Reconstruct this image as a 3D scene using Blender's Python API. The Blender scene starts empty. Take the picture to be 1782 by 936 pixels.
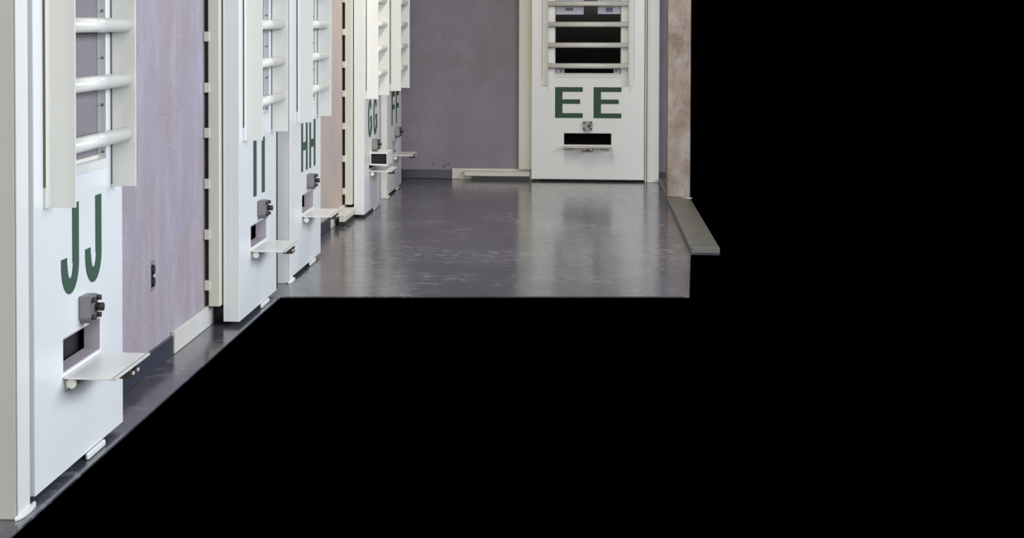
import bpy, bmesh, math
from mathutils import Vector, Matrix
PI = math.pi
scene = bpy.context.scene
COL = scene.collection

# ------------------------------------------------------------------ camera
F_PX, YAW, PITCH = 3094.0, 0.1354, 0.0302
CX, CY, EYE = 600.0, 135.3, 1.2224
W_PX, H_PX = 1782.0, 936.0
cam_data = bpy.data.cameras.new('camera')
cam = bpy.data.objects.new('camera', cam_data)
COL.objects.link(cam)
cam_data.sensor_fit = 'HORIZONTAL'
cam_data.sensor_width = 36.0
cam_data.lens = F_PX / W_PX * 36.0
cam_data.shift_x = (W_PX / 2 - CX) / W_PX
cam_data.shift_y = -(H_PX / 2 - CY) / W_PX
cam_data.clip_end = 100
cam.location = (0, 0, EYE)
cam.rotation_euler = (PI / 2 - PITCH, 0, YAW)
scene.camera = cam

# ------------------------------------------------------------------ world, exposure, lights
world = bpy.data.worlds.new('world')
scene.world = world
world.use_nodes = True
world.node_tree.nodes['Background'].inputs[0].default_value = (0, 0, 0, 1)
world.node_tree.nodes['Background'].inputs[1].default_value = 0.0
scene.view_settings.view_transform = 'Standard'
scene.view_settings.look = 'None'
scene.view_settings.gamma = 1.0
scene.view_settings.exposure = 0.0
try:
    scene.view_settings.use_curve_mapping = False
except Exception:
    pass

def area(name, loc, target, sx, sy, watts, color):
    d = bpy.data.lights.new(name, 'AREA')
    d.shape = 'RECTANGLE'; d.size = sx; d.size_y = sy
    d.energy = watts; d.color = color
    o = bpy.data.objects.new(name, d); COL.objects.link(o)
    o.location = loc
    v = Vector(target) - Vector(loc)
    o.rotation_euler = v.to_track_quat('-Z', 'Y').to_euler()
    return o

# daylight from the window side of the corridor (high windows on the right)
area('window_daylight', (3.4, 5.6, 2.2), (-1.4, 6.2, 0.4), 8.0, 1.5, 470, (0.80, 0.87, 1.0))
# ceiling lamps along the corridor
area('ceiling_lamp', (-0.3, 1.5, 2.62), (-0.3, 1.5, 0), 0.5, 2.2, 10, (1.0, 0.94, 0.82))
area('ceiling_lamp', (-0.3, 6.0, 2.62), (-0.3, 6.0, 0), 0.5, 2.2, 8, (1.0, 0.92, 0.78))
area('ceiling_lamp', (-0.3, 10.6, 2.62), (-0.3, 10.6, 0), 0.5, 2.2, 54, (1.0, 0.92, 0.78))
# added warm fill from behind the camera, no known source there
area('corridor_end_daylight', (0.6, -14.0, 3.6), (-0.2, 13, 0.6), 4.5, 3.0, 1130, (1.0, 0.965, 0.89))

# ------------------------------------------------------------------ materials
def new_mat(name):
    m = bpy.data.materials.new(name); m.use_nodes = True
    nt = m.node_tree
    return m, nt, nt.nodes['Principled BSDF']

def coords(nt, scale, space='Object'):
    tc = nt.nodes.new('ShaderNodeTexCoord')
    mp = nt.nodes.new('ShaderNodeMapping'); mp.inputs['Scale'].default_value = scale
    nt.links.new(tc.outputs[space], mp.inputs['Vector'])
    return mp.outputs['Vector']

def noise(nt, vec, scale, detail=4, rough=0.6):
    n = nt.nodes.new('ShaderNodeTexNoise')
    n.inputs['Scale'].default_value = scale; n.inputs['Detail'].default_value = detail
    n.inputs['Roughness'].default_value = rough
    nt.links.new(vec, n.inputs['Vector'])
    return n.outputs['Fac']

def ramp(nt, fac, stops):
    r = nt.nodes.new('ShaderNodeValToRGB')
    e = r.color_ramp.elements
    while len(e) < len(stops): e.new(0.5)
    for k, (p, c) in enumerate(stops):
        e[k].position = p; e[k].color = (*c, 1) if len(c) == 3 else c
    nt.links.new(fac, r.inputs['Fac'])
    return r.outputs['Color']

def mix(nt, fac, a, b, mode='MIX'):
    n = nt.nodes.new('ShaderNodeMix'); n.data_type = 'RGBA'; n.blend_type = mode
    for sock, v in ((n.inputs[0], fac), (n.inputs[6], a), (n.inputs[7], b)):
        if isinstance(v, (int, float)): sock.default_value = v
        elif isinstance(v, tuple): sock.default_value = (*v, 1)
        else: nt.links.new(v, sock)
    return n.outputs[2]

def bump(nt, fac, bsdf, strength, dist):
    b = nt.nodes.new('ShaderNodeBump'); b.inputs['Strength'].default_value = strength
    b.inputs['Distance'].default_value = dist
    nt.links.new(fac, b.inputs['Height']); nt.links.new(b.outputs['Normal'], bsdf.inputs['Normal'])

def paint(name, base, dirt, rough=0.33, amount=0.35, spec=0.5):
    m, nt, b = new_mat(name)
    v = coords(nt, (1, 1, 0.55))
    f1 = noise(nt, v, 2.3, 5); f2 = noise(nt, v, 42, 3)
    c = mix(nt, ramp(nt, f1, [(0.42, (0, 0, 0)), (0.75, (amount,) * 3)]), base, dirt)
    c = mix(nt, ramp(nt, f2, [(0.70, (0, 0, 0)), (0.80, (0.5,) * 3)]), c, tuple(x * 0.7 for x in dirt))
    nt.links.new(c, b.inputs['Base Color'])
    b.inputs['Roughness'].default_value = rough
    bump(nt, noise(nt, v, 18, 3), b, 0.08, 0.004)
    return m

def flat(name, base, rough=0.5, metal=0.0):
    m, nt, b = new_mat(name)
    v = coords(nt, (1, 1, 1))
    c = mix(nt, ramp(nt, noise(nt, v, 30, 3), [(0.35, (0, 0, 0)), (0.75, (0.35,) * 3)]), base, tuple(x * 0.72 for x in base))
    nt.links.new(c, b.inputs['Base Color'])
    b.inputs['Roughness'].default_value = rough; b.inputs['Metallic'].default_value = metal
    return m

def plaster(name, base, stain, light, vs=(1, 1, 0.35), sc=1.7, rough=0.6, warm_light_from=None, iso=False, spots_at=()):
    m, nt, b = new_mat(name)
    v = coords(nt, vs)
    big = noise(nt, v, sc, 6, 0.65); v2 = coords(nt, vs if iso else (vs[0] * 1.6, vs[1] * 1.6, vs[2] * 0.5))
    streak = noise(nt, v2, 4.5, 6, 0.7)
    fine = noise(nt, coords(nt, (1, 1, 1)), 70, 2)
    c = mix(nt, ramp(nt, big, [(0.40, (0, 0, 0)), (0.64, (0.85,) * 3)]), base, stain)
    c = mix(nt, ramp(nt, streak, [(0.48, (0, 0, 0)), (0.70, (0.6,) * 3)]), c, light)
    c = mix(nt, 0.14, c, ramp(nt, fine, [(0.35, (0.25,) * 3), (0.65, (0.85,) * 3)]), 'OVERLAY')
    if warm_light_from:      # warm light on the bay beyond the HH door, painted in as pink
        sep = nt.nodes.new('ShaderNodeSeparateXYZ'); nt.links.new(coords(nt, (1, 1, 1)), sep.inputs[0])
        gt = nt.nodes.new('ShaderNodeMath'); gt.operation = 'GREATER_THAN'; gt.inputs[1].default_value = warm_light_from
        nt.links.new(sep.outputs[0], gt.inputs[0])
        c = mix(nt, gt.outputs[0], c, mix(nt, ramp(nt, big, [(0.35, (0, 0, 0)), (0.6, (1, 1, 1))]), (0.50, 0.41, 0.35), (0.42, 0.355, 0.345)))
    for (px, pz, pr) in spots_at:      # chipped rusty marks of the real wall
        dn = nt.nodes.new('ShaderNodeVectorMath'); dn.operation = 'DISTANCE'
        fl2 = nt.nodes.new('ShaderNodeVectorMath'); fl2.operation = 'MULTIPLY'; fl2.inputs[1].default_value = (1, 0, 1)
        nt.links.new(coords(nt, (1, 1, 1)), fl2.inputs[0]); nt.links.new(fl2.outputs[0], dn.inputs[0]); dn.inputs[1].default_value = (px, 0, pz)
        ad = nt.nodes.new('ShaderNodeMath'); ad.operation = 'MULTIPLY_ADD'; ad.inputs[1].default_value = 0.03
        nt.links.new(fine, ad.inputs[0]); nt.links.new(dn.outputs['Value'], ad.inputs[2])
        c = mix(nt, ramp(nt, ad.outputs[0], [(pr + 0.006, (0.8,) * 3), (pr + 0.022, (0, 0, 0))]), c, (0.055, 0.036, 0.030))
    spots = noise(nt, coords(nt, (1, 1, 0.3)), 24, 3, 0.7)
    c = mix(nt, ramp(nt, spots, [(0.70, (0, 0, 0)), (0.76, (0.45,) * 3)]), c, tuple(x * 0.45 for x in base))
    nt.links.new(c, b.inputs['Base Color'])
    b.inputs['Roughness'].default_value = rough
    bump(nt, streak, b, 0.15, 0.006)
    return m

M = {}
M['white'] = paint('white_enamel', (0.76, 0.76, 0.72), (0.66, 0.63, 0.52))
M['leaf'] = paint('white_door_enamel', (0.76, 0.77, 0.75), (0.66, 0.66, 0.62), 0.30, 0.3)
M['cream'] = paint('cream_enamel', (0.64, 0.635, 0.53), (0.52, 0.50, 0.38), 0.42, 0.5)
M['bar'] = paint('glossy_cream_enamel', (0.74, 0.73, 0.67), (0.62, 0.58, 0.46), 0.16, 0.3)
M['liner'] = flat('grey_slot_liner', (0.46, 0.42, 0.46), 0.55, 0.0)
M['green'] = flat('green_stencil_paint', (0.030, 0.075, 0.045), 0.7)
M['steel'] = flat('dull_steel', (0.22, 0.21, 0.22), 0.42, 0.4)
M['dark'] = flat('black_iron', (0.015, 0.014, 0.015), 0.5)  # black iron parts, also strips painted in for shade
M['brown'] = flat('brown_worn_iron', (0.055, 0.042, 0.036), 0.5, 0.3)
M['seam'] = flat('brown_seam_dirt', (0.14, 0.12, 0.09), 0.8)  # brown for joints and for shade painted into gaps
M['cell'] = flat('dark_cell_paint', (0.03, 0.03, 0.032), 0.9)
M['notice'] = flat('pale_notice_paper', (0.55, 0.54, 0.62), 0.8)
M['notice_mark'] = flat('grey_notice_print', (0.16, 0.16, 0.20), 0.8)
M['tray'] = flat('brown_tray_lining', (0.006, 0.003, 0.0025), 0.7)  # near-black brown, the shade of sleeve and slot put into the colour
M['rustwhite'] = paint('stained_white_enamel', (0.66, 0.645, 0.595), (0.48, 0.41, 0.29), 0.4, 0.6)
M['wall_left'] = plaster('lilac_plaster', (0.335, 0.302, 0.350), (0.325, 0.262, 0.255), (0.46, 0.425, 0.50), (0.8, 1, 0.75), 2.4, warm_light_from=9.2)
M['wall_end'] = plaster('dusky_purple_plaster', (0.225, 0.205, 0.245), (0.190, 0.162, 0.165), (0.26, 0.242, 0.275), (1, 1, 1), 1.3, iso=True, spots_at=((-1.205, 0.115, 0.010), (-1.118, 0.098, 0.012), (-1.085, 0.115, 0.010), (-1.16, 0.46, 0.002)))
M['pier'] = plaster('brown_stained_plaster', (0.31, 0.25, 0.205), (0.15, 0.11, 0.075), (0.40, 0.365, 0.37), (2.2, 2.2, 1.3), 3.2, iso=True)
M['base'] = flat('slate_skirting_paint', (0.026, 0.028, 0.045), 0.4)
M['ceiling'] = flat('ceiling_paint', (0.55, 0.53, 0.48), 0.8)
M['curb'] = plaster('dark_concrete_curb', (0.12, 0.12, 0.105), (0.10, 0.095, 0.075), (0.17, 0.17, 0.155), (1, 1, 1), 3.0, 0.4)

def glass():
    m, nt, b = new_mat('dusty_window_glass')
    out = nt.nodes['Material Output']
    g = nt.nodes.new('ShaderNodeBsdfGlossy'); g.inputs['Roughness'].default_value = 0.06
    t = nt.nodes.new('ShaderNodeBsdfTransparent'); t.inputs['Color'].default_value = (0.55, 0.56, 0.58, 1)
    fr = nt.nodes.new('ShaderNodeFresnel'); fr.inputs['IOR'].default_value = 1.5
    mx = nt.nodes.new('ShaderNodeMixShader')
    nt.links.new(fr.outputs[0], mx.inputs[0]); nt.links.new(t.outputs[0], mx.inputs[1]); nt.links.new(g.outputs[0], mx.inputs[2])
    # grey reflection seen at a slant, put into a diffuse layer
    d = nt.nodes.new('ShaderNodeBsdfDiffuse'); d.inputs['Color'].default_value = (0.27, 0.245, 0.25, 1)
    lw = nt.nodes.new('ShaderNodeLayerWeight'); lw.inputs['Blend'].default_value = 0.25
    m2 = nt.nodes.new('ShaderNodeMixShader')
    sc = nt.nodes.new('ShaderNodeMath'); sc.operation = 'MULTIPLY'; sc.inputs[1].default_value = 1.6; sc.use_clamp = True
    nt.links.new(lw.outputs['Facing'], sc.inputs[0])
    nt.links.new(sc.outputs[0], m2.inputs[0]); nt.links.new(mx.outputs[0], m2.inputs[1]); nt.links.new(d.outputs[0], m2.inputs[2])
    nt.links.new(m2.outputs[0], out.inputs['Surface'])
    return m
M['glass'] = glass()

def floor_mat():
    m, nt, b = new_mat('worn_grey_floor_paint')
    v = coords(nt, (1, 0.9, 1))
    big = noise(nt, v, 1.1, 5)
    c = ramp(nt, big, [(0.35, (0.050, 0.050, 0.064)), (0.65, (0.074, 0.071, 0.090))])
    wv = coords(nt, (1.0, 0.75, 1))
    n1 = noise(nt, wv, 15, 8, 0.8); n2 = noise(nt, v, 1.6, 3)
    mul = nt.nodes.new('ShaderNodeMath'); mul.operation = 'MULTIPLY'
    nt.links.new(ramp(nt, n1, [(0.50, (0, 0, 0)), (0.57, (1, 1, 1))]), mul.inputs[0])
    nt.links.new(ramp(nt, n2, [(0.46, (0, 0, 0)), (0.60, (1, 1, 1))]), mul.inputs[1])
    c = mix(nt, mul.outputs[0], c, (0.185, 0.178, 0.205))
    nt.links.new(c, b.inputs['Base Color'])
    r = ramp(nt, n1, [(0.4, (0.12,) * 3), (0.65, (0.26,) * 3)])
    nt.links.new(r, b.inputs['Roughness'])
    b.inputs['IOR'].default_value = 1.62
    bump(nt, noise(nt, coords(nt, (1, 1, 1)), 14, 4), b, 0.07, 0.003)
    return m
M['floor'] = floor_mat()

# ------------------------------------------------------------------ mesh helpers
class MB:
    def __init__(s): s.bm = bmesh.new()
    def box(s, x0, x1, y0, y1, z0, z1):
        vs = [s.bm.verts.new(p) for p in ((x0, y0, z0), (x1, y0, z0), (x1, y1, z0), (x0, y1, z0), (x0, y0, z1), (x1, y0, z1), (x1, y1, z1), (x0, y1, z1))]
        for f in ((0, 3, 2, 1), (4, 5, 6, 7), (0, 1, 5, 4), (1, 2, 6, 5), (2, 3, 7, 6), (3, 0, 4, 7)):
            s.bm.faces.new([vs[i] for i in f])
        return s
    def cyl(s, a, b, r, n=20, r2=None):
        a = Vector(a); b = Vector(b); d = b - a
        q = d.to_track_quat('Z', 'Y'); r2 = r if r2 is None else r2
        A = [s.bm.verts.new(a + q @ Vector((r * math.cos(2 * PI * k / n), r * math.sin(2 * PI * k / n), 0))) for k in range(n)]
        B = [s.bm.verts.new(b + q @ Vector((r2 * math.cos(2 * PI * k / n), r2 * math.sin(2 * PI * k / n), 0))) for k in range(n)]
        for k in range(n):
            f = s.bm.faces.new((A[k], A[(k + 1) % n], B[(k + 1) % n], B[k])); f.smooth = True
        s.bm.faces.new(A[::-1]); s.bm.faces.new(B)
        return s
    def poly(s, pts, y0, y1):
        """prism from an outline in the xz plane, from y0 (front) to y1"""
        if sum(pts[i][0] * pts[(i + 1) % len(pts)][1] - pts[(i + 1) % len(pts)][0] * pts[i][1] for i in range(len(pts))) < 0: pts = pts[::-1]
        A = [s.bm.verts.new((x, y0, z)) for x, z in pts]; B = [s.bm.verts.new((x, y1, z)) for x, z in pts]
        s.bm.faces.new(A); s.bm.faces.new(B[::-1])
        n = len(pts)
        for k in range(n): s.bm.faces.new((A[(k + 1) % n], A[k], B[k], B[(k + 1) % n]))
        return s
    def extrude_xy(s, pts, z0, z1):
        if sum(pts[i][0] * pts[(i + 1) % len(pts)][1] - pts[(i + 1) % len(pts)][0] * pts[i][1] for i in range(len(pts))) < 0: pts = pts[::-1]
        A = [s.bm.verts.new((x, y, z0)) for x, y in pts]; B = [s.bm.verts.new((x, y, z1)) for x, y in pts]
        s.bm.faces.new(A[::-1]); s.bm.faces.new(B)
        n = len(pts)
        for k in range(n): s.bm.faces.new((A[k], A[(k + 1) % n], B[(k + 1) % n], B[k]))
        return s
    def slab(s, xs, zs, y0, y1, holes):
        """one closed slab in the xz plane with rectangular holes"""
        V = {}
        def v(x, y, z):
            k = (round(x, 5), round(y, 5), round(z, 5))
            if k not in V: V[k] = s.bm.verts.new(k)
            return V[k]
        def solid(i, j):
            if i < 0 or j < 0 or i >= len(xs) - 1 or j >= len(zs) - 1: return False
            cx, cz = (xs[i] + xs[i + 1]) / 2, (zs[j] + zs[j + 1]) / 2
            return not any(a < cx < b and c < cz < d for a, b, c, d in holes)
        for i in range(len(xs) - 1):
            for j in range(len(zs) - 1):
                if not solid(i, j): continue
                x0, x1, z0, z1 = xs[i], xs[i + 1], zs[j], zs[j + 1]
                s.bm.faces.new((v(x0, y0, z0), v(x1, y0, z0), v(x1, y0, z1), v(x0, y0, z1)))
                s.bm.faces.new((v(x0, y1, z0), v(x0, y1, z1), v(x1, y1, z1), v(x1, y1, z0)))
                if not solid(i - 1, j): s.bm.faces.new((v(x0, y0, z0), v(x0, y0, z1), v(x0, y1, z1), v(x0, y1, z0)))
                if not solid(i + 1, j): s.bm.faces.new((v(x1, y0, z0), v(x1, y1, z0), v(x1, y1, z1), v(x1, y0, z1)))
                if not solid(i, j - 1): s.bm.faces.new((v(x0, y0, z0), v(x0, y1, z0), v(x1, y1, z0), v(x1, y0, z0)))
                if not solid(i, j + 1): s.bm.faces.new((v(x0, y0, z1), v(x1, y0, z1), v(x1, y1, z1), v(x0, y1, z1)))
        return s
    def move(s, mtx):
        bmesh.ops.transform(s.bm, matrix=mtx, verts=s.bm.verts); return s
    def build(s, name, mat, parent=None, bevel=0, loc=None, rz=0):
        me = bpy.data.meshes.new(name); s.bm.normal_update(); s.bm.to_mesh(me); s.bm.free()
        me.materials.append(mat)
        o = bpy.data.objects.new(name, me); COL.objects.link(o)
        if parent: o.parent = parent
        if loc: o.location = loc
        if rz: o.rotation_euler[2] = rz
        if bevel:
            b = o.modifiers.new('bevel', 'BEVEL'); b.width = bevel; b.segments = 2; b.limit_method = 'ANGLE'; b.angle_limit = 0.6
        return o

def struct(o): o['kind'] = 'structure'; return o
def tag(o, label, cat, group=None):
    o['label'] = label; o['category'] = cat; o['kind'] = 'thing'
    if group: o['group'] = group
    return o
def empty(name, loc, rz):
    o = bpy.data.objects.new(name, None); COL.objects.link(o); o.empty_display_size = 0.1
    o.location = loc; o.rotation_euler[2] = rz
    return o

# ------------------------------------------------------------------ the setting
LX = -1.389          # plane of the left doors' faces
WL = LX - 0.136      # left wall surface
EY = 13.885          # plane of the end door's face
WE = EY + 0.136      # end wall surface
CUT = 7.84           # the floor is built up to here; nearer there is only the sill under the left wall
R90 = PI / 2
LEFT = {'J': 4.783, 'I': 7.47, 'H': 8.82, 'G': 11.54, 'F': 12.93}

struct(MB().extrude_xy([(WL - 0.15, 4.0), (LX + 0.03, 4.0), (LX + 0.03, CUT), (0.46, 8.09), (0.552, 9.6), (0.704, 9.6), (0.704, WE + 0.15), (WL - 0.15, WE + 0.15)], -0.006, 0.0).build('floor', M['floor']))
# left wall: local x -> world y, so the slab's front (-y) faces the corridor
def opening(c): return (c - 0.33, c + 0.33, 0.02, 2.0)
hl = [opening(c) for c in LEFT.values()]
xs = sorted({4.0, WE} | {h[0] for h in hl} | {h[1] for h in hl})
struct(MB().slab(xs, [0.0, 0.02, 2.0, 2.7], 0, 0.15, hl).build('wall_left', M['wall_left'], loc=(WL, 0, 0), rz=R90))
ex = 0.007
he = [(ex - 0.33, ex + 0.33, 0.02, 2.0)]
struct(MB().slab([WL, ex - 0.33, ex + 0.33, 0.704], [0, 0.02, 2.0, 2.7], 0, 0.15, he).build('wall_end', M['wall_end'], loc=(0, WE, 0)))
struct(MB().box(WL - 0.15, 0.704, 4.0, WE + 0.15, 2.7, 2.8).build('ceiling', M['ceiling']))
# brown stained pier on the right, standing on the low curb
struct(MB().box(0.549, 0.704, 12.36, 12.62, 0.0355, 2.699).build('wall_right', M['pier'], bevel=0.006))
struct(MB().box(0.552, 0.704, 9.60, WE - 0.001, 0.0, 0.035).build('trim_1', M['curb'], bevel=0.006))
# dark cells behind the doors
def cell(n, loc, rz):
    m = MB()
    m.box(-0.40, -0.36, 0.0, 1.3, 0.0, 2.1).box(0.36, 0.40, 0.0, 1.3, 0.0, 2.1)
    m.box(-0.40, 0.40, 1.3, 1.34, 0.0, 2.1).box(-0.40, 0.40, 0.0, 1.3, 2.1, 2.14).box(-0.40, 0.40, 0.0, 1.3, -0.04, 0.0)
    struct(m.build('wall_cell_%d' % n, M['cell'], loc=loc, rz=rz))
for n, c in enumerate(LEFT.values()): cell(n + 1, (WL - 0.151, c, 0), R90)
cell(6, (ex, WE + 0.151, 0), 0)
# skirting
def skirt(n, x0, x1, loc, rz): struct(MB().box(x0, x1, -0.013, -0.001, 0.001, 0.07).build('baseboard_' + n, M['base'], loc=loc, rz=rz, bevel=0.002))
skirt('end_left', WL + 0.015, -1.056, (0, WE, 0), 0)
skirt('end_right', 0.548, 0.70, (0, WE, 0), 0)
skirt('left_far', 9.27, 10.475, (WL, 0, 0), R90)
skirt('left_near', 5.24, 6.40, (WL, 0, 0), R90)

# ------------------------------------------------------------------ fixed frames round the doors
trim_no = [1]
def trim(m, mat, loc, rz, bevel=0.003):
    trim_no[0] += 1
    return struct(m.build('trim_%d' % trim_no[0], mat, loc=loc, rz=rz, bevel=bevel))
TABS = (0.17, 0.375, 0.58, 0.785, 0.967, 1.172, 1.377, 1.582, 1.787)
def channel(loc, rz, x0=-0.475, tabs=True):
    """upright channel beside the door, held off the wall by small spacers"""
    m = MB().box(x0, -0.36, 0.072, 0.118, 0.085, 2.2)
    if tabs:
        for z in TABS: m.box(x0 - 0.010, x0 + 0.03, 0.110, 0.1345, z - 0.020, z + 0.020)
    trim(m, M['cream'], loc, rz)
def post(loc, rz):
    """fixed post on the near side of the door"""
    m = MB().box(-0.585, -0.50, 0.0, 0.135, 0.0, 2.2)
    m.box(-0.499, -0.436, 0.03, 0.135, 0.0, 2.2)
    m.box(-0.585, -0.492, -0.006, -0.0005, 0.0, 2.2)
    for x in (-0.49,): m.cyl((x, 0.012, 0.0), (x, 0.012, 2.2), 0.012, 12)
    # rounded foot
    m.extrude_xy([(-0.60 + 0.0, 0.0)] + [(-0.52 - 0.07 * math.cos(a), -0.006 - 0.009 * math.sin(a)) for a in [PI * k / 12 for k in range(13)]] + [(-0.44, 0.0)], 0.0, 0.012)
    trim(m, M['white'], loc, rz)
def end_jamb(loc, rz):
    m = MB().box(0.437, 0.452, 0.02, 0.135, 0.0, 2.2)
    m.box(0.455, 0.545, -0.004, 0.135, 0.0, 2.2).box(0.465, 0.478, -0.010, -0.004, 0.0, 2.2)
    trim(m, M['white'], loc, rz)
def track(loc, rz):
    """bottom track the door slides along"""
    t = MB().box(-1.06, -0.37, 0.1185, 0.135, 0.001, 0.084)
    trim(t, M['rustwhite'], loc, rz, 0.003)
def rail(loc, rz, label):
    r = empty('sliding_rail', loc, rz)
    b = MB().box(-0.96, -0.445, 0.052, 0.088, 0.030, 0.062).box(-0.96, -0.445, 0.056, 0.117, 0.062, 0.068)
    b.build('rail_bar', M['rustwhite'], r, bevel=0.008)
    MB().box(-0.90, -0.45, 0.062, 0.100, 0.0, 0.0295).build('rail_foot', M['dark'], r)  # black strip painting the shade beneath the rail
    tag(r, label, 'rail', 'bottom rails of the sliding doors')
def L(c): return (LX, c, 0)
for k in 'IG': channel(L(LEFT[k]), R90)
channel((ex, EY, 0), 0, -0.535, False)
for k in 'JHF': post(L(LEFT[k]), R90)
end_jamb((ex, EY, 0), 0)
for k in 'IG': track(L(LEFT[k]), R90)
track((ex, EY, 0), 0)
rail((ex, EY, 0), 0, 'pale rail along the foot of the end wall, left of the EE door')
rail(L(LEFT['G']), R90, 'stained cream rail end on the floor before the GG door')

# ------------------------------------------------------------------ letters (outlines in the xz plane)
def rect(x0, x1, z0, z1): return [(x0, z0), (x1, z0), (x1, z1), (x0, z1)]
LZ = 0.494
def letter_E(x): return [rect(x, x + .057, LZ, LZ + .24), rect(x + .057, x + .213, LZ + .203, LZ + .24), rect(x + .057, x + .193, LZ + .110, LZ + .145), rect(x + .057, x + .213, LZ, LZ + .038)]
def letter_F(x): return letter_E(x)[:3]
def letter_I(x): return [rect(x, x + .068, LZ, LZ + .24)]
def letter_H(x): return [rect(x, x + .052, LZ, LZ + .24), rect(x + .145, x + .197, LZ, LZ + .24), rect(x + .052, x + .145, LZ + .103, LZ + .143)]
def ring(cx, cz, ro, zo, ri, zi, a0, a1, n=22):
    out = []
    for k in range(n):
        a, b = a0 + (a1 - a0) * k / n, a0 + (a1 - a0) * (k + 1) / n
        out.append([(cx + ro * math.cos(a), cz + zo * math.sin(a)), (cx + ro * math.cos(b), cz + zo * math.sin(b)), (cx + ri * math.cos(b), cz + zi * math.sin(b)), (cx + ri * math.cos(a), cz + zi * math.sin(a))])
    return out
def letter_J(x):
    w, st = .165, .056; cz = LZ + .078
    return [rect(x + w - .060, x + w, cz, LZ + .24), rect(x, x + st - .004, cz, LZ + .098)] + ring(x + w / 2, cz, w / 2, .082, w / 2 - st, .040, -PI, 0)
def letter_G(x):
    w = .2; cx = x + w / 2; cz = LZ + .12
    return ring(cx, cz, w / 2, .124, w / 2 - .055, .087, 0.62, 2 * PI - 0.30, 40) + [rect(cx + .005, x + w, cz - .022, cz + .012), rect(x + w - .05, x + w, cz - .085, cz - .022)]

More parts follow.
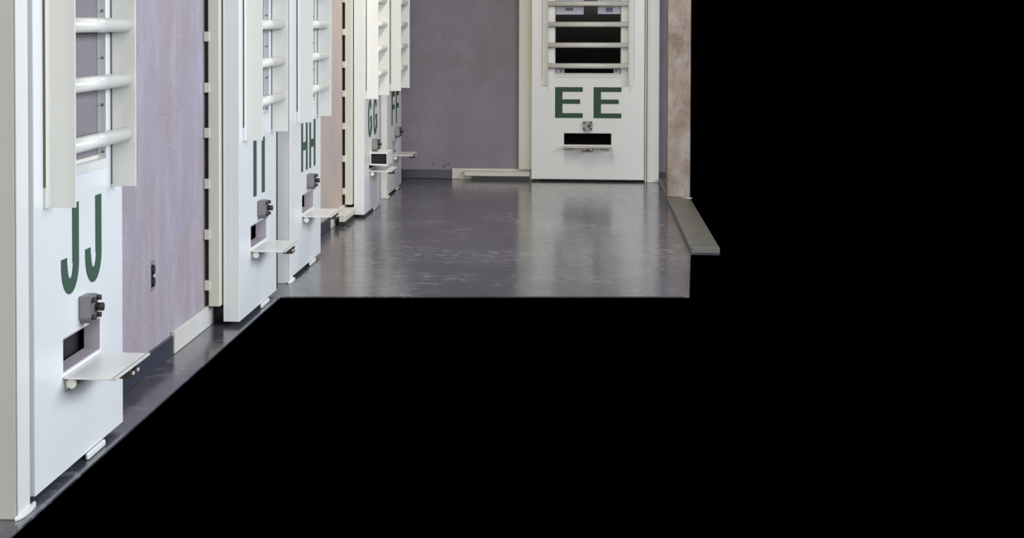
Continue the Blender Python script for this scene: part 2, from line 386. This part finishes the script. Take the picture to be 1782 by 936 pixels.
# ------------------------------------------------------------------ the sliding cell doors
def make_door(kind, loc, rz, xs2, label):
    root = empty('sliding_cell_door', loc, rz)
    tag(root, label, 'door', 'sliding cell doors with lettered panels')
    root['kind'] = 'thing'
    win = (-0.255, 0.255, 0.832, 1.86); slot = (-0.184, 0.184, 0.284, 0.379); back = (-0.33, 0.33, 0.270, 0.395)
    bmx = [-0.4325, win[0], slot[0], slot[1], win[1], 0.4325]
    MB().slab(bmx, [0.018, slot[2], slot[3], win[2], win[3], 2.12], 0.0, 0.0475, [win, slot]).slab([-0.4325, back[0], win[0], win[1], back[1], 0.4325], [0.018, back[2], back[3], win[2], win[3], 2.12], 0.0476, 0.066, [win, back]).build('door_panel', M['leaf'], root, bevel=0.0015)
    MB().slab([-0.1838, -0.180, 0.180, 0.1838], [0.2842, 0.288, 0.375, 0.3788], 0.001, 0.0475, [(-0.18, 0.18, 0.288, 0.375)]).build('slot_liner', M['liner'], root)
    # barred window box
    for s in (-1, 1):
        a, b = 0.307, 0.350
        m = MB()
        m.extrude_xy([(s * a, -0.075), (s * (a + .007), -0.075), (s * (a + .007), -0.008), (s * b, -0.008), (s * b, -0.0005), (s * a, -0.0005)], 0.745, 1.95)
        m.build('side_plate', M['white'], root, bevel=0.0012)
        MB().box(min(s * .3502, s * .3520), max(s * .3502, s * .3520), -0.006, -0.0004, 0.80, 1.90).box(min(s * .3055, s * .3068), max(s * .3055, s * .3068), -0.004, -0.0004, 0.752, 1.90).build('seam', M['seam'], root)  # brown strips: flange gap shade painted in, and the crack at the plate root
    MB().box(-0.256, 0.256, -0.004, -0.0004, 0.806, 0.831).build('window_sill', M['bar'], root, bevel=0.002)
    fr = MB().slab([-0.2548, -0.250, 0.250, 0.2548], [0.8322, 0.842, 1.85, 1.8598], 0.022, 0.046, [(-0.25, 0.25, 0.842, 1.85)]).build('window_frame', M['cream'], root)
    MB().box(-0.2495, 0.2495, 0.025, 0.030, 0.8425, 1.8495).build('window_pane', M['glass'], fr)
    for k in range(-2, 4):
        z = 1.2196 + 0.16 * k
        MB().cyl((-0.3062, -0.046, z), (0.3062, -0.046, z), 0.0205, 28).build('window_bar', M['bar'], root)
    for s in (-1, 1):
        for k in range(7):
            z = 0.85 + 0.137 * k
            MB().cyl((s * 0.2549, 0.010, z), (s * 0.2515, 0.010, z), 0.0045, 10, 0.003).build('screw', M['steel'], root)
    # letters
    fn = {'E': letter_E, 'F': letter_F, 'I': letter_I, 'H': letter_H, 'J': letter_J, 'G': letter_G}[kind]
    for x in xs2:
        m = MB()
        for p in fn(x): m.poly(p, -0.0018, -0.0003)
        m.build('painted_letter', M['green'], root)
    # slot lock
    lk = MB().poly([(-.036, .470), (.036, .470), (.036, .408), (.016, .392), (-.016, .392), (-.036, .408)], -0.036, -0.0005).build('slot_lock', M['steel'], root, bevel=0.003)
    for x in (-.026, .026):
        for z in (.460, .412): MB().cyl((x, -.036, z), (x, -.047, z), .0075, 14).build('lock_screw', M['brown'], lk)
    MB().cyl((.012, -.036, .436), (.012, -.058, .436), .0115, 18).build('lock_knob', M['dark'], lk)
    # food slot flap, folded down level
    fl = MB().box(-0.188, 0.188, -0.132, -0.003, 0.2705, 0.2755).build('slot_flap', M['white'], root, bevel=0.001)
    MB().box(-0.188, 0.188, -0.146, -0.138, 0.2700, 0.2770).box(-0.188, -0.180, -0.138, -0.132, 0.2705, 0.2755).box(0.180, 0.188, -0.138, -0.132, 0.2705, 0.2755).build('flap_lip', M['rustwhite'], fl, bevel=0.001)
    MB().box(-.040, -.034, -.150, -.110, .250, .2700).box(.034, .040, -.150, -.110, .250, .2700).box(-.040, .040, -.150, -.110, .246, .250).box(-.034, .034, -.150, -.147, .250, .263).build('catch', M['brown'], fl)
    for x in (-.026, .026): MB().box(x - .006, x + .006, -.154, -.150, .256, .264).build('catch_rivet', M['white'], fl)
    for s in (-1, 1):
        MB().cyl((s * .10, -.017, .262), (s * .168, -.017, .262), .0085, 16).box(min(s * .105, s * .163), max(s * .105, s * .163), -.006, -.0005, .238, .262).build('hinge', M['rustwhite'], root)
        MB().cyl((s * .150, -.020, .256), (s * .176, -.020, .256), .013, 16).build('hinge_knuckle', M['white'], root)
    if kind != 'E': MB().box(-0.325, 0.325, 0.0665, 0.069, 0.262, 0.402).build('slot_shutter', M['tray'], root)  # added black sheet that gives the slot its inner shade
    if kind in 'IGE': MB().box(0.4327, 0.4362 if kind == 'E' else 0.470, 0.0008, 0.060, 0.02, 2.1).build('edge_seal', M['dark'], root)  # black strip drawn for the shaded gap beside the leaf
    # bottom guide lip
    if kind != 'E': MB().box(0.02, 0.20, -0.011, -0.0006, 0.001, 0.020).build('bottom_guide', M['white'], root, bevel=0.005)
    return root

make_door('E', (ex, EY, 0), 0, (-0.251, 0.045), 'white steel door lettered EE in the end wall, seen front on')
make_door('J', L(LEFT['J']), R90, (-0.200, 0.030), 'nearest white door on the left, painted with green letters JJ')
make_door('I', L(LEFT['I']), R90, (-0.125, 0.068), 'bluish white door on the left with two green strokes II')
make_door('H', L(LEFT['H']), R90, (-0.212, 0.045), 'white door lettered HH, just beyond the II door')
g_root = make_door('G', L(LEFT['G']), R90, (-0.245, 0.040), 'white door lettered GG with a dark box mouth above its flap')
make_door('F', L(LEFT['F']), R90, (-0.245, 0.040), 'farthest door on the left wall, narrow sliver lettered FF')
# dark tray sleeve standing in the GG slot
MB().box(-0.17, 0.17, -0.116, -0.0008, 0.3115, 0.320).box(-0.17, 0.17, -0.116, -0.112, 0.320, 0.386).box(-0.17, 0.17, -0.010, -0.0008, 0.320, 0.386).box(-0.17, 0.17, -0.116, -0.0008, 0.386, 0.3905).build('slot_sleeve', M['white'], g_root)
MB().box(-0.150, 0.168, -0.1115, -0.0105, 0.3205, 0.3855).build('sleeve_lining', M['tray'], g_root, bevel=0.010)  # solid near-black block painting the shade of the sleeve's hollow

# pale patches with grey marks at the EE window
def behind_glass(name, x0, x1, z0, z1, mark, label, group, cat):
    o = empty(name, (ex, EY, 0), 0)
    MB().box(x0, x1, 0.0195, 0.0220, z0, z1).build('sheet', M['notice'], o)
    MB().box(mark[0], mark[1], 0.0180, 0.0193, mark[2], mark[3]).build('printed_mark', M['notice_mark'], o)
    tag(o, label, cat, group)
g = 'pale cards behind the EE window'
behind_glass('card', -0.247, -0.034, 1.296, 1.42, (-.175, -.115, 1.325, 1.35), 'pale card behind the bars of the EE window, upper left', g, 'card')
behind_glass('card', 0.075, 0.247, 1.300, 1.42, (.135, .19, 1.315, 1.35), 'pale card behind the bars of the EE window, upper right', g, 'card')
behind_glass('card', -0.247, -0.180, 0.843, 0.872, (-.212, -.196, .846, .866), 'small pale card behind the bars of the EE window, lower left corner', g, 'card')
behind_glass('card', 0.197, 0.247, 0.843, 0.872, (.208, .226, .852, .866), 'small pale card behind the bars of the EE window, lower right corner', g, 'card')

# ------------------------------------------------------------------ small things
o = empty('electrical_outlet', (WL, 6.134, 0.330), R90)
MB().box(-.014, .014, -.003, -.0005, -.040, .040).build('outlet_strap', M['dark'], o)
for z in (-.022, .022): MB().cyl((0, -.003, z), (0, -.008, z), .0165, 20).build('socket', M['dark'], o)
MB().cyl((0, -.003, 0), (0, -.009, 0), .004, 12).build('screw', M['white'], o)
MB().slab([-.020, -.017, .017, .020], [-.052, -.048, .048, .052], -.0015, -.0004, [(-.017, .017, -.048, .048)]).build('box_rim', M['seam'], o)
tag(o, 'uncovered black electrical outlet low on the lilac wall between JJ and II', 'outlet')

p = MB().extrude_xy([(0.645, 12.33), (0.70, 12.25), (0.716, 12.29), (0.700, 12.352)], 0.0358, 0.0388)
tag(p.build('paper_scrap', M['white']), 'white scrap on the dark curb at the foot of the brown pier', 'paper')
